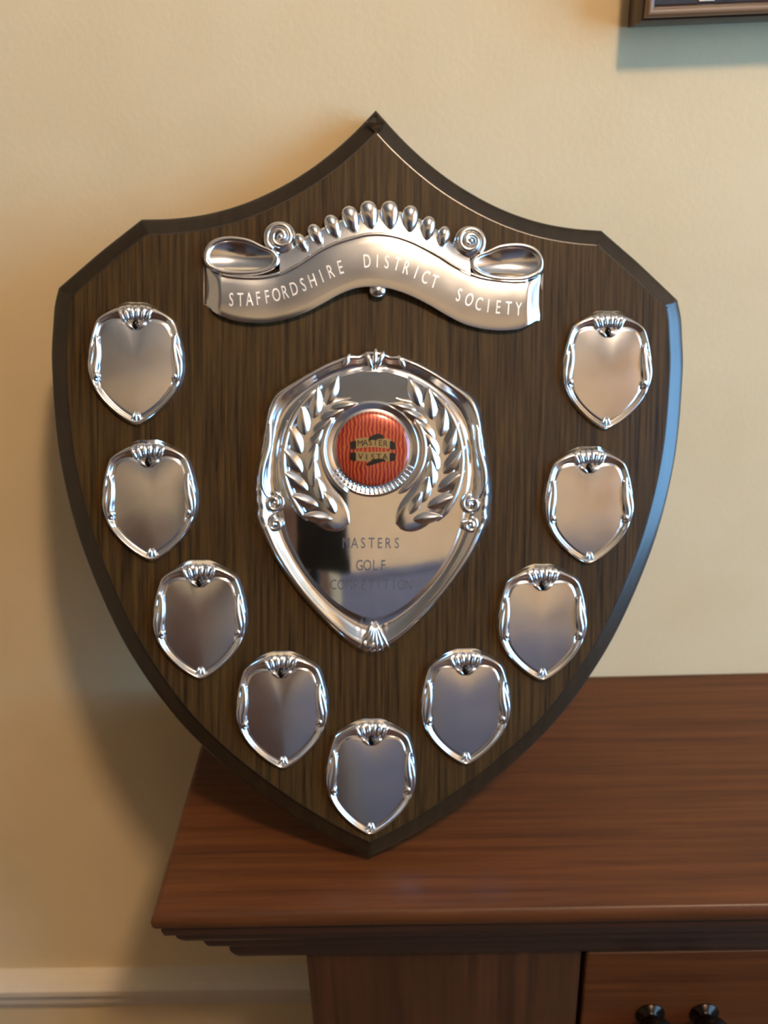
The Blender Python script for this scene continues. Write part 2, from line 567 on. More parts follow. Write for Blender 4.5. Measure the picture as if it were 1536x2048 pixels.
def offset(poly, d):
    n = len(poly)
    area = sum(poly[i][0] * poly[(i + 1) % n][1] - poly[(i + 1) % n][0] * poly[i][1] for i in range(n))
    sg = 1 if area > 0 else -1
    res = []
    for i in range(n):
        p0, p1, p2 = Vector(poly[i - 1]), Vector(poly[i]), Vector(poly[(i + 1) % n])
        e1, e2 = (p1 - p0).normalized(), (p2 - p1).normalized()
        n1, n2 = Vector((-e1.y, e1.x)) * sg, Vector((-e2.y, e2.x)) * sg
        b = (n1 + n2)
        b = b / max(b.length_squared / 2, 0.35)
        res.append((p1.x + b.x * d, p1.y + b.y * d))
    return res


# (inset mm, height mm relative to the face)
edge = [(1.2, -21.0), (0.3, -20.3), (0.0, -19.0), (0.0, -6.3), (0.15, -5.6), (0.6, -5.0), (1.2, -4.6), (3.5, -3.65), (6.0, -2.6), (8.3, -1.6), (8.9, -1.4), (9.15, -1.25), (9.3, -0.5), (9.6, -0.1), (10.2, 0.0)]
rings = [[(x * mm, y * mm, h * mm) for x, y in offset(outline, d)] for d, h in edge]
n = len(outline)
v = [p for r in rings for p in r]
f = []
for i in range(len(rings) - 1):
    for k in range(n):
        f.append((i * n + k, i * n + (k + 1) % n, (i + 1) * n + (k + 1) % n, (i + 1) * n + k))
fe = list(f)
f2 = [tuple(range(n))]
bo = obj_data('backboard', v, fe + f2, M_OAKEDGE, ts)
bo['label'] = 'dark oak backboard with moulded edge'
# the flat face takes the grained material
me = bo.data
me.materials.append(M_OAK)
bm = bmesh.new(); bm.from_mesh(me)
bm.verts.ensure_lookup_table()
ff = bm.faces.new([bm.verts[(len(rings) - 1) * n + k] for k in range(n)])
ff.material_index = 1
ff.normal_update()
if ff.normal.z < 0: ff.normal_flip()
bmesh.ops.triangulate(bm, faces=[ff])
for e in bm.edges:
    if len(e.link_faces) == 2 and e.calc_face_angle(0) > math.radians(32): e.smooth = False
for q in bm.faces: q.smooth = True
bm.to_mesh(me); bm.free()


def bridge(c, outer, inner, profile, feat=None, N=200, z0=0.0):
    """ring of metal between two star-shaped outlines (mm); profile: t -> height mm"""
    ro, ri = polar(outer, c, N), polar(inner, c, N)
    v, f = [], []
    for (t, h) in profile:
        for k in range(N):
            a = 2 * math.pi * k / N + 1e-5
            r = ro[k] + (ri[k] - ro[k]) * t
            x, y = r * math.cos(a), r * math.sin(a)
            hh = h + (feat(x + c[0], y + c[1], t, a) if feat else 0)
            v.append(((c[0] + x) * mm, (c[1] + y) * mm, (hh + z0) * mm))
    R = len(profile)
    for i in range(R - 1):
        for k in range(N):
            f.append((i * N + k, i * N + (k + 1) % N, (i + 1) * N + (k + 1) % N, (i + 1) * N + k))
    return v, f


def field(c, inner, hfun, R=14, N=200):
    ri = polar(inner, c, N)
    v, f = [], []
    for i in range(R):
        s = 1 - i / R
        for k in range(N):
            a = 2 * math.pi * k / N + 1e-5
            x, y = c[0] + ri[k] * s * math.cos(a), c[1] + ri[k] * s * math.sin(a)
            v.append((x * mm, y * mm, hfun(x, y, s) * mm))
    v.append((c[0] * mm, c[1] * mm, hfun(c[0], c[1], 0) * mm))
    for i in range(R - 1):
        for k in range(N):
            f.append((i * N + k, i * N + (k + 1) % N, (i + 1) * N + (k + 1) % N, (i + 1) * N + k))
    for k in range(N):
        f.append(((R - 1) * N + k, (R - 1) * N + (k + 1) % N, R * N))
    return v, f


def rim_profile(keys, k=30):
    return [(i / k, sinterp(keys, i / k)) for i in range(k + 1)]


# ---------------- small side shields
mini_out = [(p.x, p.y) for p in catmull([(a, b, 0) for a, b in mirror_half(
    [(0, 34.0), (5, 34.0), (9, 32.6), (14.5, 29.8), (20.0, 26.3), (22.3, 23.3), (24.6, 16.0), (26.3, 8.0), (26.8, 1.0), (26.2, -5.5), (24.2, -12), (21.0, -17.5), (16.8, -22.6), (11.5, -27.6), (5.8, -31.7), (0, -34.2)])], True, 4)]
mini_in = [(p.x, p.y) for p in catmull([(a, b, 0) for a, b in mirror_half(
    [(0, 18.6), (3.0, 19.4), (6.5, 21.8), (10.5, 22.8), (14.8, 21.8), (17.6, 18.4), (19.2, 12.0), (19.6, 4.0), (19.3, -4), (18.4, -10.5), (15.6, -16.0), (11.2, -21.0), (6.0, -25.2), (0, -28.2)])], True, 4)]


def mini_feat(x, y, t, a):
    h = 0.0
    w_ = math.sin(math.pi * min(1, max(0, t)))
    if y > 24 and abs(x) < 11:                                     # fluted crest
        h += 0.55 * w_ * math.cos(x * 2 * math.pi / 4.4) * (1 - abs(x) / 11)
    if -13 < y < 16:                                               # wavy leaf edge at the sides
        h += 0.25 * w_ * math.sin(y * 0.9)
    return h


def build_mini():
    root_v, root_f = bridge((0, 0), mini_out, mini_in, rim_profile([(0, 0.0), (0.05, 0.7), (0.16, 2.2), (0.3, 3.0), (0.42, 2.7), (0.6, 1.5), (0.75, 1.0), (0.88, 1.3), (1.0, 1.5)]), mini_feat, 180)
    rim = obj_data('side_shield', root_v, root_f, M_CHROME)
    v, f = field((0, 0), mini_in, lambda x, y, s: 1.5 + 0.75 * (1 - s ** 2.2), 12, 180)
    obj_data('name_plate', v, f, M_PLATE, rim)
    for s in (-1, 1):
        g = MB()
        p = catmull([(s * 22.6, 18, 1.8), (s * 21.0, 12, 2.6), (s * 21.2, 4, 3.0), (s * 22.4, -3, 2.8), (s * 22.0, -8.5, 2.2), (s * 20.0, -9.2, 1.9)], False, 6)
        g.tube([q * mm for q in p], [mm * 2.0 * (0.25 + math.sin(math.pi * min(1, (i + 1) / (len(p) + 1)))) * 0.75 for i in range(len(p))], 10, 0.7)
        p = catmull([(s * 19.6, 15, 1.6), (s * 22.5, 9, 2.4), (s * 24.2, 1, 2.8), (s * 23.9, -6, 2.4), (s * 22.2, -12.5, 1.7)], False, 6)
        g.tube([q * mm for q in p], [mm * 1.6 * (0.2 + math.sin(math.pi * min(1, (i + 1) / (len(p) + 1)))) * 0.8 for i in range(len(p))], 10, 0.8)
        g.ellipsoid((s * 21.3 * mm, -6.5 * mm, 2.8 * mm), 1.6 * mm, 2.0 * mm, 1.5 * mm)
        g.build('side_scroll', M_CHROME, rim)
    g = MB()
    for k, x in enumerate((-7.6, -4.6, -1.5, 1.5, 4.6, 7.6)):
        g.ellipsoid((x * mm, (28.6 - abs(x) * 0.2) * mm, 1.9 * mm), 1.35 * mm, 4.3 * mm, 2.1 * mm, -x * 0.06)
    g.ellipsoid((-3.2 * mm, 20.9 * mm, 1.6 * mm), 1.3 * mm, 3.4 * mm, 1.0 * mm, 0.9)
    g.ellipsoid((3.2 * mm, 20.9 * mm, 1.6 * mm), 1.3 * mm, 3.4 * mm, 1.0 * mm, -0.9)
    g.build('crest', M_CHROME, rim)
    pn = MB().ellipsoid((0, 21.6 * mm, 2.0 * mm), 1.8 * mm, 2.8 * mm, 1.3 * mm).build('pin', M_DARKMETAL, rim)
    g = MB()
    for s in (-1, 0, 1): g.ellipsoid((s * 1.7 * mm, (-29.5 + abs(s) * 0.6) * mm, 1.5 * mm), 0.9 * mm, 3.0 * mm, 1.5 * mm, s * 0.35)
    g.build('bud', M_CHROME, rim)
    rim.parent = ts
    return rim


minis = [(-132, 278.7, 0.3, -0.6, 1.2), (132.8, 279.0, -0.3, 0.7, -0.8), (-124.7, 202.9, 1.9, -0.3, 0.7), (123.9, 201.7, 0.8, 0.2, 0.2), (-97.2, 135.8, 0.7, 0.4, 0.6),
         (98.0, 134.0, 0.6, -0.4, 0.4), (-51.0, 84.0, 1.5, 0.2, -0.4), (54.2, 85.2, 1.1, 0.5, -0.4), (0.0, 44.8, -0.2, 0.5, 0.2)]
mini0 = build_mini()
for i, (x, y, rot, tx, ty) in enumerate(minis):
    o = mini0
    if i:
        o = mini0.copy(); COL.objects.link(o); o.parent = ts
        for ch in mini0.children:
            c = ch.copy(); COL.objects.link(c); c.parent = o
    o.location = (x * mm, y * mm, 0.0004)
    o.rotation_euler = (math.radians(tx), math.radians(ty), math.radians(rot))

# ---------------- large centre shield
cs_out = [(p.x, p.y) for p in catmull([(a, b, 0) for a, b in mirror_half(
    [(0, 289.6), (4.5, 289.4), (9, 286.8), (14, 287.2), (21, 284.6), (30, 280.6), (45, 272.0), (56, 264.8), (60.6, 256), (62.6, 245), (64.6, 233), (67.0, 219), (67.9, 209), (67.0, 199), (67.0, 193), (63.9, 186.5), (55.5, 170), (40.5, 149.2), (23, 130), (9.5, 119.0), (0, 115.4)])], True, 4)]
cs_in = [(p.x, p.y) for p in catmull([(a, b, 0) for a, b in mirror_half(
    [(0, 276.5), (14, 274.8), (28, 268.8), (40, 259.5), (49.5, 246), (53.0, 232), (53.5, 218), (51.5, 206), (50, 194), (45.5, 179.5), (36.0, 162.5), (22.5, 148.0), (10.5, 140.2), (0, 137.4)])], True, 4)]
CC = (0, 208)


def cs_feat(x, y, t, a):
    h = 0.0
    w_ = math.sin(math.pi * min(1, max(0, t)))
    if abs(x) < 9 and y < 142:                                     # fan of flutes at the foot
        ph = math.atan2(x, y - 146 + 18)
        h += 1.1 * smooth01(1.6 - abs(x) / 6) * (1 - t) ** 0.7 * min(1, t * 8) * math.cos(x * 2 * math.pi / (2.2 + 0.10 * (142 - y)))
    if y > 272: h += 0.7 * w_ * (math.exp(-((x - 1) / 2.2) ** 2) - math.exp(-((abs(x) - 7) / 2.4) ** 2) + 0.8 * math.exp(-((abs(x) - 15) / 3.0) ** 2))
    if 188 < y < 250: h += 0.55 * min(1, t * 9) * (1 - t) ** 2 * math.cos(y * 2 * math.pi / 7.5)
    return h


cs = empty('centre_shield')
cs.parent = ts
cs['label'] = 'large silver shield with laurel wreath and red badge'
v, f = bridge(CC, cs_out, cs_in, rim_profile([(0, 0.0), (0.04, 1.3), (0.12, 3.6), (0.22, 5.2), (0.33, 5.3), (0.45, 4.0), (0.6, 2.4), (0.75, 1.7), (0.87, 1.9), (1.0, 2.5)], 36), cs_feat, 300)
obj_data('rim', v, f, M_CHROME, cs)


def cs_h(x, y, s):
    h = 2.5 + 1.5 * (1 - s ** 2)
    return h


v, f = field(CC, cs_in, cs_h, 24, 240)
obj_data('engraving_field', v, f, M_MIRROR, cs)


def cs_height(x, y):
    return 3.4


RC = (-0.5, 226.8)
# raised crescents that carry the laurel
for s in (-1, 1):
    v, f = [], []
    na, nt_ = 60, 16
    a0, a1 = math.radians(20), math.radians(160)                   # measured from straight up, down each side
    for i in range(na + 1):
        a = a0 + (a1 - a0) * i / na
        ro = 49.5
        ri = 25.5
        e = smooth01((i / na) / 0.24)
        low = max(0.0, (i / na - 0.80) / 0.20)
        mid = (ro + ri) / 2 + 1.0 * low - 0.5
        hw = (ro - ri) / 2 * max(0.0, 1 - low ** 2.6) ** 0.5 * (0.06 + 0.94 * e)
        for k in range(nt_ + 1):
            t = k / nt_
            r = mid + hw * (2 * t - 1)
            x, y = RC[0] + s * r * math.sin(a), RC[1] + r * math.cos(a)
            dome = (1 - abs(2 * t - 1) ** 4)
            v.append((x * mm, y * mm, (2.7 + 2.3 * dome * (0.35 + 0.65 * e) * (1 - 0.5 * low ** 4)) * mm))
    for i in range(na):
        for k in range(nt_):
            q = i * (nt_ + 1) + k
            f.append((q, q + 1, q + nt_ + 2, q + nt_ + 1))
    obj_data('wreath_panel', v, f, M_CHROME, cs)
    # outer ring line
    pts = [((RC[0] + s * 50.2 * math.sin(a)) * mm, (RC[1] + 50.2 * math.cos(a)) * mm, 4.6 * mm) for a in [math.radians(35 + (133 - 35) * i / 40) for i in range(41)]]
    MB().tube(pts, [mm * 2.1 * min(1, 0.2 + 3 * math.sin(math.pi * i / 40)) for i in range(41)], 10).build('ring_bead', M_CHROME, cs)
    # inner stem
    pts = [((s * (28.5) * math.sin(a)) * mm, (233 + 28.5 * math.cos(a)) * mm, 5.3 * mm) for a in [math.radians(50 + (150 - 50) * i / 30) for i in range(31)]]
    MB().tube(pts, [mm * 1.7 * min(1, 0.3 + 3 * math.sin(math.pi * i / 30)) for i in range(31)], 10).build('stem', M_CHROME, cs)
    # scroll curls at the waist
    g = MB()
    for (cx, cy, r0, tw) in ((55.6, 202.5, 5.4, 1), (55.0, 190.6, 4.2, -1)):
        P = []
        for i in range(34):
            q = i / 33
            a = tw * (q * 2 * math.pi * 1.35) + math.pi / 2
            r = r0 * (1 - 0.72 * q)
            P.append(((s * (cx + r * math.cos(a))) * mm, (cy + r * math.sin(a)) * mm, (3.0 + 1.6 * q) * mm))
        g.tube(P, [mm * (1.7 - 0.5 * i / 33) for i in range(34)], 10)
        g.ellipsoid((s * cx * mm, cy * mm, 3.6 * mm), 1.5 * mm, 1.5 * mm, 1.5 * mm)
    g.build('scroll_curl', M_CHROME, cs)
    # S-shaped acanthus edge above the curls
    P = catmull([(s * 57.5, 254, 3), (s * 58.2, 245, 4.2), (s * 59.0, 234, 5), (s * 62.2, 222, 5.2), (s * 62.5, 212, 4.6), (s * 59.5, 205.5, 3.4)], False, 7)
    MB().tube([p * mm for p in P], [mm * 2.1 * (0.3 + 0.75 * math.sin(math.pi * i / (len(P) - 1))) for i in range(len(P))], 10).build('side_scroll', M_CHROME, cs)

# fan of flutes at the foot and split shell at the top
g = MB()
for k in range(6):
    q = (k - 2.5) * 0.20
    g.ellipsoid(((1.0 + 18 * math.sin(q) * 0.55) * mm, (139 - 13.5 * math.cos(q)) * mm, 3.6 * mm), 1.5 * mm, 8.2 * mm, 2.4 * mm, q, 12, 10)
g.build('foot_fan', M_CHROME, cs)
g = MB()
for (x, y, l, q) in ((-3.2, 282.8, 5.2, 0.35), (0.2, 284.2, 5.4, -0.1), (3.4, 283.4, 5.0, -0.4), (15.0, 282.0, 4.4, 0.5), (-15.5, 282.4, 4.4, -0.5)):
    g.ellipsoid((x * mm, y * mm, 4.2 * mm), 1.7 * mm, l * mm, 2.2 * mm, q, 12, 10)
g.build('top_shell', M_CHROME, cs)

# laurel leaves: one mesh, many leaves
lv, lf = [], []
NL, NW = 12, 8
for i in range(NL + 1):
    t = i / NL
    wdt = 3.1 * math.sin(math.pi * min(1, t ** 0.8)) ** 0.8 if 0 < t < 1 else 0.02
    for k in range(NW + 1):
        q = 2 * k / NW - 1
        ridge = (1 - abs(q)) ** 0.8
        lv.append((wdt * q * mm, (t * 16.5) * mm, (0.15 + (1.9 * math.sin(math.pi * t) ** 0.6 if 0 < t < 1 else 0) * ridge) * mm))
for i in range(NL):
    for k in range(NW):
        q = i * (NW + 1) + k
        lf.append((q, q + 1, q + NW + 2, q + NW + 1))
leaf0 = obj_data('laurel_leaf', lv, lf, M_CHROME, cs)
first = True
for s in (-1, 1):
    for j in range(8):
        a = math.radians(146 - j * 15.0)                            # from the foot of the wreath to its tip
        for side in (-1, 1):
            r = 38.5 + side * 1.6
            x, y = RC[0] + s * r * math.sin(a), RC[1] + r * math.cos(a)
            # heading of growth: upwards along the ring
            tx, ty = -s * math.cos(a), math.sin(a)
            head = math.atan2(ty, tx) - math.pi / 2
            o = leaf0 if first else leaf0.copy()
            if not first: COL.objects.link(o)
            first = False
            o.parent = cs
            o.location = (x * mm, y * mm, 0.0046)
            sc_ = (1.06 + 0.22 * math.sin(math.pi * (j + 0.5) / 8)) * (1.0 if side > 0 else 0.9)
            o.scale = (sc_, sc_, 1.0)
            o.rotation_euler = (math.radians(2), 0, head + (-s * side) * math.radians(27))

# medallion: rope ring, enamel disc, ribbons and letters
DC = Vector((-0.8 * mm, 233.1 * mm, 0))
g = MB().lathe([(27.2 * mm, 2.8 * mm), (27.0 * mm, 4.8 * mm), (25.6 * mm, 5.6 * mm), (24.0 * mm, 5.2 * mm), (22.4 * mm, 4.6 * mm), (21.6 * mm, 5.8 * mm), (20.9 * mm, 5.9 * mm), (20.6 * mm, 4.5 * mm)], 72)
for k in range(22):
    a = math.radians(205 + k * 6.2)
    if k: g.ellipsoid((24.0 * mm * math.cos(a), 24.0 * mm * math.sin(a), 5.0 * mm), 1.9 * mm, 0.95 * mm, 1.1 * mm, a, 10, 6)
g.build('medallion_ring', M_CHROME, cs, True, 40, DC)
RD = 20.9
prof = [(RD * mm, 4.6 * mm), (RD * mm, 5.9 * mm), (20.3 * mm, 6.5 * mm)] + [(20.3 * mm * math.cos(i / 10 * math.pi / 2), (6.5 + 1.9 * math.sin(i / 10 * math.pi / 2)) * mm) for i in range(1, 11)]
o = MB().lathe(prof, 64).build('enamel_badge', M_ENAMEL, cs, True, None, DC)
o['label'] = 'red and gold enamel badge'


def dome(x, y):
    r = min(1.0, math.hypot(x, y) / 20.3)
    return 6.5 + 1.9 * math.sqrt(max(0, 1 - r * r))


def dome_strip(path, half_w, lift=0.12, n=1):
    v, f = [], []
    for i, (x, y, hw) in enumerate(path):
        for k in (-1, -0.33, 0.33, 1):
            v.append((x * mm, (y + k * hw) * mm, (dome(x, y + k * hw) + lift) * mm))
    for i in range(len(path) - 1):
        for k in range(3):
            q = i * 4 + k
            f.append((q, q + 1, q + 5, q + 4))
    return v, f


TXT = {}


def glyph(ch):
    if ch in TXT: return TXT[ch]
    cu = bpy.data.curves.new('glyph', 'FONT')
    cu.body = ch
    cu.size = 1.0
    cu.resolution_u = 3
    ob = bpy.data.objects.new('glyph', cu)
    COL.objects.link(ob)
    dg = bpy.context.evaluated_depsgraph_get()
    me = ob.evaluated_get(dg).to_mesh()
    vs = [(p.co.x, p.co.y) for p in me.vertices]
    fs = [tuple(p.vertices) for p in me.polygons]
    ob.evaluated_get(dg).to_mesh_clear()
    bpy.data.objects.remove(ob)
    bpy.data.curves.remove(cu)
    x0 = min([a for a, b in vs], default=0); x1 = max([a for a, b in vs], default=0.3)
    TXT[ch] = ([(a - (x0 + x1) / 2, b) for a, b in vs], fs, x1 - x0)
    return TXT[ch]


def lettering(text, place, height, xs=1.0, mb=None, bold=0.0):
    """place(i, n) -> (x, y, angle) in mm for the centre of the foot of letter i; height(x, y) -> mm"""
    mb = mb or MB()
    n = len(text)
    for i, ch in enumerate(text):
        if ch == ' ': continue
        vs, fs, wd = glyph(ch)
        x, y, ang, size = place(i, n)
        k = size / 0.7
        ca, sa = math.cos(ang), math.sin(ang)
        out = []
        for a, b in vs:
            X, Y = a * k * xs, b * k
            px, py = x + ca * X - sa * Y, y + sa * X + ca * Y
            out.append((px * mm, py * mm, height(px, py) * mm))
        mb.add(out, fs)
    return mb


# two ribbons across the badge (curved up at the top one, wavy below), black ends and folds
for (yc, amp, word) in ((2.6, 1.1, 'MASTER'), (-3.9, -0.6, 'VISTA')):
    path = [(x, yc + amp * math.cos(x / 10.5 * math.pi / 2), 2.7) for x in [-10 + 20 * i / 16 for i in range(17)]]
    v, f = dome_strip(path, 1)
    obj_data('ribbon', [(a + DC.x, b + DC.y, c) for a, b, c in v], f, M_RIBBON, cs)['label'] = 'old gold ribbon on the badge'
    g = MB()
    for s in (-1, 1):
        pe = [(s * x, yc + amp * math.cos(x / 10.5 * math.pi / 2) - 0.6, 2.3 - 0.5 * max(0, x - 11) / 2) for x in (9.4, 10.5, 11.5, 12.6)]
        v, f = dome_strip(pe, 1, 0.2)
        g.add(v, f)
    fold = [(-2.5, yc + 2.4, 0.9), (-0.5, yc + 3.6, 1.2), (2, yc + 4.3, 1.5), (4.5, yc + 4.4, 1.3), (6, yc + 3.6, 0.7)] if yc > 0 else [(-3.5, yc - 5.0, 0.7), (-1.5, yc - 4.2, 1.2), (1, yc - 3.2, 1.4), (3.5, yc - 2.6, 1.2), (7, yc - 2.4, 0.5)]
    v, f = dome_strip(fold, 1, 0.16)
    g.add(v, f)
    g.v = [(a + DC.x, b + DC.y, c) for a, b, c in g.v]
    g.build('ribbon_fold', M_BLACKINK, cs)
    pitch = 18.0 / max(len(word), 5)
    g = lettering(word, lambda i, n: ((i - (n - 1) / 2) * pitch * 0.95, yc + amp * math.cos((i - (n - 1) / 2) * pitch / 10.5 * math.pi / 2) - 1.7, 0, 3.4), lambda x, y: dome(x, y) + 0.24, 0.95)
    g.v = [(a + DC.x, b + DC.y, c) for a, b, c in g.v]
    g.build('badge_lettering', M_BLACKINK, cs, False)


def field_h(x, y):
    ang = math.atan2(y - CC[1], x - CC[0])
    return 2.5


RI = polar(cs_in, CC, 720)


def field_height(x, y):
    a = math.atan2(y - CC[1], x - CC[0]) % (2 * math.pi)
    r = RI[int(a / (2 * math.pi) * 720) % 720]
    s = min(1, math.hypot(x - CC[0], y - CC[1]) / r)
    return 2.5 + 1.5 * (1 - s ** 2) + 0.06


for (word, y, wd, sz) in (('MASTERS', 177.2, 33.5, 6.0), ('GOLF', 164.6, 18.0, 6.0), ('COMPETITION', 153.6, 47.0, 5.8)):
    g = lettering(word, lambda i, n: (-0.9 + (i - (n - 1) / 2) * wd / n, y, 0, sz), field_height, 0.72 if word != 'COMPETITION' else 0.66)
    g.build('engraved_lettering', M_ENGRAVED_DARK, cs, False)

# ---------------- title scroll
tsr = empty('title_scroll')
tsr.parent = ts
tsr['label'] = 'silver scroll banner engraved with the society name'
bot = [(-95, 312.6), (-90.5, 308.5), (-85.8, 305.7), (-78, 303.2), (-69.3, 302.1), (-61, 302.2), (-52.8, 303.5), (-44, 306.0), (-36.2, 309.3), (-28, 313.8), (-19.6, 318.5), (-11, 321.8), (-2.9, 322.9), (6, 322.4), (13.9, 320.5), (22, 317.5), (30.8, 313.3), (39, 308.8), (47.9, 304.5), (56, 302.0), (64.9, 300.6), (73, 300.4), (82.0, 301.5), (88.2, 304.4), (92, 306.5), (95.6, 307.5)]
topl = [(-95, 333.5), (-90, 329.6), (-82.9, 327.4), (-74, 326.5), (-63.8, 326.7), (-55, 328.4), (-47.3, 331.4), (-39, 336.4), (-30.8, 341.9), (-22, 346.0), (-14.2, 348.6), (-6, 350.8), (2.4, 351.4), (11, 350.4), (19.2, 348.0), (27, 344.6), (36.0, 340.1), (44, 335.4), (53.0, 331.3), (61, 329.0), (70.0, 327.8), (79, 327.4), (87.0, 328.2), (92, 330.4), (95.6, 333.4)]


def band_h(u, b):
    h = 4.2 + 1.5 * math.cos(u / 95 * math.pi * 1.15)               # the ribbon swells forward at mid length
    h += 0.9 * smooth01((abs(u) - 52) / 25)
    if abs(u) > 86: h -= 4.4 * ((abs(u) - 86) / 9.4) ** 1.5
    h += 0.7 * (1 - (2 * b - 1) ** 2)
    return h


v, f = [], []
NU, NB = 150, 14
for i in range(NU + 1):
    u = -95 + 190.4 * i / NU
    y0, y1 = sinterp(bot, u), sinterp(topl, u)
    if abs(u) > 86:                                                 # pinched waist of the turned-back ends
        q = (abs(u) - 86) / 9
        pinch = 2.0 * math.sin(math.pi * min(1, q))
        y0 += 0.0 * pinch
    for k in range(NB + 1):
        b = k / NB
        uu = u
        if abs(u) > 84: uu = u - math.copysign(2.6 * math.sin(math.pi * b) * min(1, (abs(u) - 84) / 8), u)
        z = band_h(u, b)
        if k in (0, NB): z = 0.2
        elif k in (1, NB - 1): z -= 0.35
        bb = 0.0 if k == 0 else 1.0 if k == NB else (0.004 + 0.992 * (k - 1) / (NB - 2))
        v.append((uu * mm, (y0 + (y1 - y0) * bb) * mm, z * mm))
for i in range(NU):
    for k in range(NB):
        q = i * (NB + 1) + k
        f.append((q, q + 1, q + NB + 2, q + NB + 1))
f.append(tuple(range(NB + 1))); f.append(tuple(NU * (NB + 1) + k for k in range(NB + 1)))
MB().add(v, f).build('ribbon_band', M_SATIN, tsr, True, 50)
# raised lip along the upper edge of the band
P = [(u * mm, (sinterp(topl, u) + 0.3) * mm, (band_h(u, 1) - 0.4) * mm) for u in [-86 + 172 * i / 80 for i in range(81)]]
MB().tube(P, 1.25 * mm, 10).build('band_lip', M_SATIN, tsr)

loop = [(61, 344.6), (69.7, 348.6), (81.0, 349.9), (90, 347.6), (94.6, 342.2), (95.2, 335.0), (91, 330.4), (83, 327.6), (70, 327.4), (60, 329.2), (53.5, 333.0), (52.5, 338.5), (55.5, 342.2)]
for s in (-1, 1):
    lo = [(s * x, y) for x, y in (loop if s > 0 else loop[::-1])]
    lo = [(p.x, p.y) for p in catmull([(a, b, 0) for a, b in lo], True, 5)]
    c = (s * 75, 338)
    inn = [(c[0] + (x - c[0]) * 0.80, c[1] + (y - c[1]) * 0.66) for x, y in lo]
    v, f = bridge(c, lo, inn, rim_profile([(0, 0), (0.1, 3.2), (0.3, 4.9), (0.55, 5.2), (0.85, 4.6), (1.0, 3.6)], 16), None, 120)
    lp = obj_data('ribbon_loop', v, f, M_CHROME, tsr)
    v, f = field(c, inn, lambda x, y, q: 3.6 - 2.6 * (1 - q ** 2), 10, 120)
    MB().add(v, f).build('loop_hollow', M_CHROME, tsr)
    # volute
    cx, cy = s * 52.8, 349.4
    g = MB().lathe([(9.3 * mm, 0.2 * mm), (9.2 * mm, 2.4 * mm), (8.0 * mm, 3.6 * mm), (0, 3.8 * mm)], 32, Matrix.Translation((cx * mm, cy * mm, 0)))
    P = []
    for i in range(60):
        q = i / 59
        a = math.radians(-60) + q * 2 * math.pi * 1.9
        r = 7.9 * (1 - 0.80 * q)
        P.append(((cx + s * r * math.cos(a)) * mm, (cy + r * math.sin(a)) * mm, (3.6 + 2.4 * q) * mm))
    g.tube(P, [mm * (2.0 - 0.8 * i / 59) for i in range(60)], 12)
    g.ellipsoid((cx * mm, cy * mm, 5.6 * mm), 1.8 * mm, 1.8 * mm, 1.8 * mm)
    g.build('volute', M_CHROME, tsr)
# fluted crest
cr_lo = [(x, sinterp(topl, x) - 0.5) for x in [-53 + 106 * i / 48 for i in range(49)]]
tip = [(-53, 345), (-46, 348.5), (-39, 352.8), (-32.8, 356.4), (-23.4, 360.6), (-13.5, 365.0), (-3.6, 368.2), (2, 368.6), (7.8, 368.4), (19.2, 366.6), (29.3, 361.6), (38.0, 356.0), (46, 348.5), (53, 345)]
v, f = [], []
for i, (x, y) in enumerate(cr_lo):
    y1 = sinterp(tip, x) - 1.6
    for k, (b, h) in enumerate(((0, 4.4), (0.4, 3.8), (0.8, 2.6), (0.95, 1.8), (1.0, 0.1))):
        v.append((x * mm, (y + (max(y1, y + 1) - y) * b) * mm, h * mm))
for i in range(len(cr_lo) - 1):
    for k in range(4):
        q = i * 5 + k
        f.append((q, q + 1, q + 6, q + 5))
obj_data('crest_plate', v, f, M_CHROME, tsr)
for (x, y, sz) in ((-41.0, 346.2, 0.75), (-32.8, 350.6, 0.85), (-23.4, 354.9, 0.95), (-13.5, 359.0, 1.05), (-3.4, 361.6, 1.1), (7.8, 361.8, 1.1), (19.0, 360.2, 1.02), (29.0, 355.4, 0.92), (37.6, 351.2, 0.8)):
    g = MB().ellipsoid((0, 0, 0), 4.5 * sz * mm, 8.2 * sz * mm, 3.6 * mm, 0, 18, 12)
    for i, (a, b, c) in enumerate(g.v):                              # taper to the foot
        g.v[i] = (a * (1 + 0.35 * b / (8 * mm)), b, c)
    o = g.build('flute', M_CHROME, tsr, True, None, (x * mm, y * mm, 3.4 * mm))
    o.rotation_euler = (math.radians(12), 0, math.radians(10 - x * 0.55))
g = MB().ellipsoid((1.4 * mm, 321.4 * mm, 2.8 * mm), 5.2 * mm, 4.2 * mm, 3.0 * mm)
g.build('bead', M_CHROME, tsr)

base_tab = [(-84, 311.0), (-69.2, 311.4), (-52.7, 314.6), (-36.2, 321.2), (-16.9, 330.2), (-5.8, 333.0), (3, 333.2), (13.7, 331.0), (34.8, 322.0), (41.9, 317.6), (58.9, 311.0), (86, 308.6)]


def band_letter_height(x, y):
    y0, y1 = sinterp(bot, x), sinterp(topl, x)
    return band_h(x, (y - y0) / (y1 - y0)) + 0.10


for (word, a, b, sz) in (('STAFFORDSHIRE', -82, -16, 7.4), ('DISTRICT', -7, 34.5, 7.4), ('SOCIETY', 43, 83.5, 7.4)):
    def place(i, n):
        x = a + (b - a) * (i + 0.5) / n
        dy = sinterp(base_tab, x + 1.5) - sinterp(base_tab, x - 1.5)
        return (x, sinterp(base_tab, x), math.atan2(dy, 3.0) * 0.75, sz)
    lettering(word, place, band_letter_height, 0.56).build('engraved_lettering', M_ENGRAVE, tsr, False)

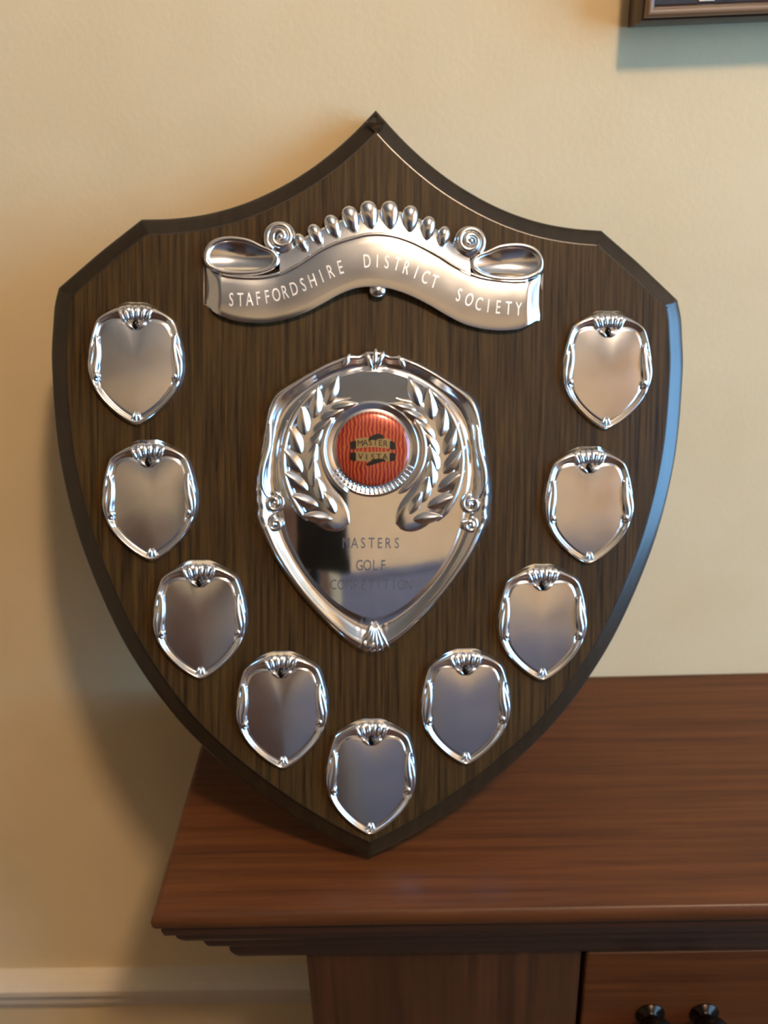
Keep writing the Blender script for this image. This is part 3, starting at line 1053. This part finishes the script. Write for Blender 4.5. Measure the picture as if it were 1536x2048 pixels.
# ------------------------------------------------------------------ what the silver mirrors: lamp, door, phone on its stand
lamp = empty('pendant_lamp', LAMP_POS)
tag(lamp, 'opal glass globe pendant lamp hanging from the ceiling', 'lamp')
g = MB().ellipsoid((0, 0, 0), LAMP_R, LAMP_R, LAMP_R, 0, 32, 20).build('globe', M_LAMP, lamp)
MB().lathe([(0.0, LAMP_R - 0.004), (0.03, LAMP_R - 0.006), (0.032, LAMP_R + 0.03), (0.006, LAMP_R + 0.045), (0.003, LAMP_R + 0.05), (0.003, CEIL - LAMP_POS.z - 0.03), (0.05, CEIL - LAMP_POS.z - 0.02), (0.05, CEIL - LAMP_POS.z)], 24).build('fitting', M_BLACK, lamp)

door = struct('door_1', MB().box((DX0, YF + 0.001, FLOOR + 0.004), (DX1, YF + 0.03, DTOP), 0.002), M_DOOR)
for (x0, x1) in ((DX0 + 0.10, (DX0 + DX1) / 2 - 0.04), ((DX0 + DX1) / 2 + 0.04, DX1 - 0.10)):
    for (z0, z1) in ((FLOOR + 0.22, -0.02), (0.14, DTOP - 0.12)):
        MB().box((x0, YF + 0.0302, z0), (x1, YF + 0.042, z1), 0.008).build('panel', M_DOOR, door, True, 30)
MB().lathe([(0.024, 0), (0.024, 0.004), (0.010, 0.008), (0.009, 0.03), (0.022, 0.042), (0.027, 0.056), (0.02, 0.068), (0, 0.072)], 24,
           Matrix.Translation((DX1 - 0.05, YF + 0.0305, 0.24)) @ Matrix.Rotation(math.radians(-90), 4, 'X')).build('door_knob', M_BRASS, door)
MB().box((DX0 - 0.07, YF, FLOOR), (DX0 - 0.001, YF + 0.03, DTOP + 0.07), 0.004).box((DX1 + 0.001, YF, FLOOR), (DX1 + 0.07, YF + 0.03, DTOP + 0.07), 0.004).box((DX0 - 0.001, YF, DTOP + 0.002), (DX1 + 0.001, YF + 0.03, DTOP + 0.07), 0.004).build('door_frame', M_DOORFRAME, door, True, 30)

ph_c = CAM - FX * 0.014
phone = empty('phone', ph_c)
phone.rotation_euler = cam.matrix_world.to_euler()
tag(phone, 'black smartphone clamped upright on a slim tripod before the shield', 'phone')
MB().box((-0.088, -0.156, -0.009), (0.006, 0.014, 0.0), 0.004).build('case', M_BLACK, phone, True, 30)
MB().lathe([(0.006, 0.0), (0.006, 0.002), (0.0045, 0.0028), (0, 0.0028)], 20, Matrix.Translation((-0.010, 0, 0))).build('lens', M_BLACKINK, phone)
tp0 = ph_c - UX * 0.135 - FX * 0.024 - RX * 0.06
tripod = empty('tripod', (tp0.x, tp0.y, FLOOR))
tag(tripod, 'slim black tripod standing on the floor under the phone', 'tripod')
hz = tp0.z - FLOOR
g = MB().box((-0.022, -0.012, hz - 0.02), (0.02, 0.012, hz + 0.015), 0.003)
g.build('clamp', M_BLACK, tripod, True, 30)
MB().tube([(0, 0, 0.25), (0, 0, hz - 0.019)], 0.009, 16).build('column', M_BLACK, tripod)
for k in range(3):
    a = math.radians(90 + 120 * k + 180)
    MB().tube([(0, 0, 0.55), (0.30 * math.cos(a), 0.30 * math.sin(a), 0.0)], [0.008, 0.006], 12).build('leg', M_BLACK, tripod)
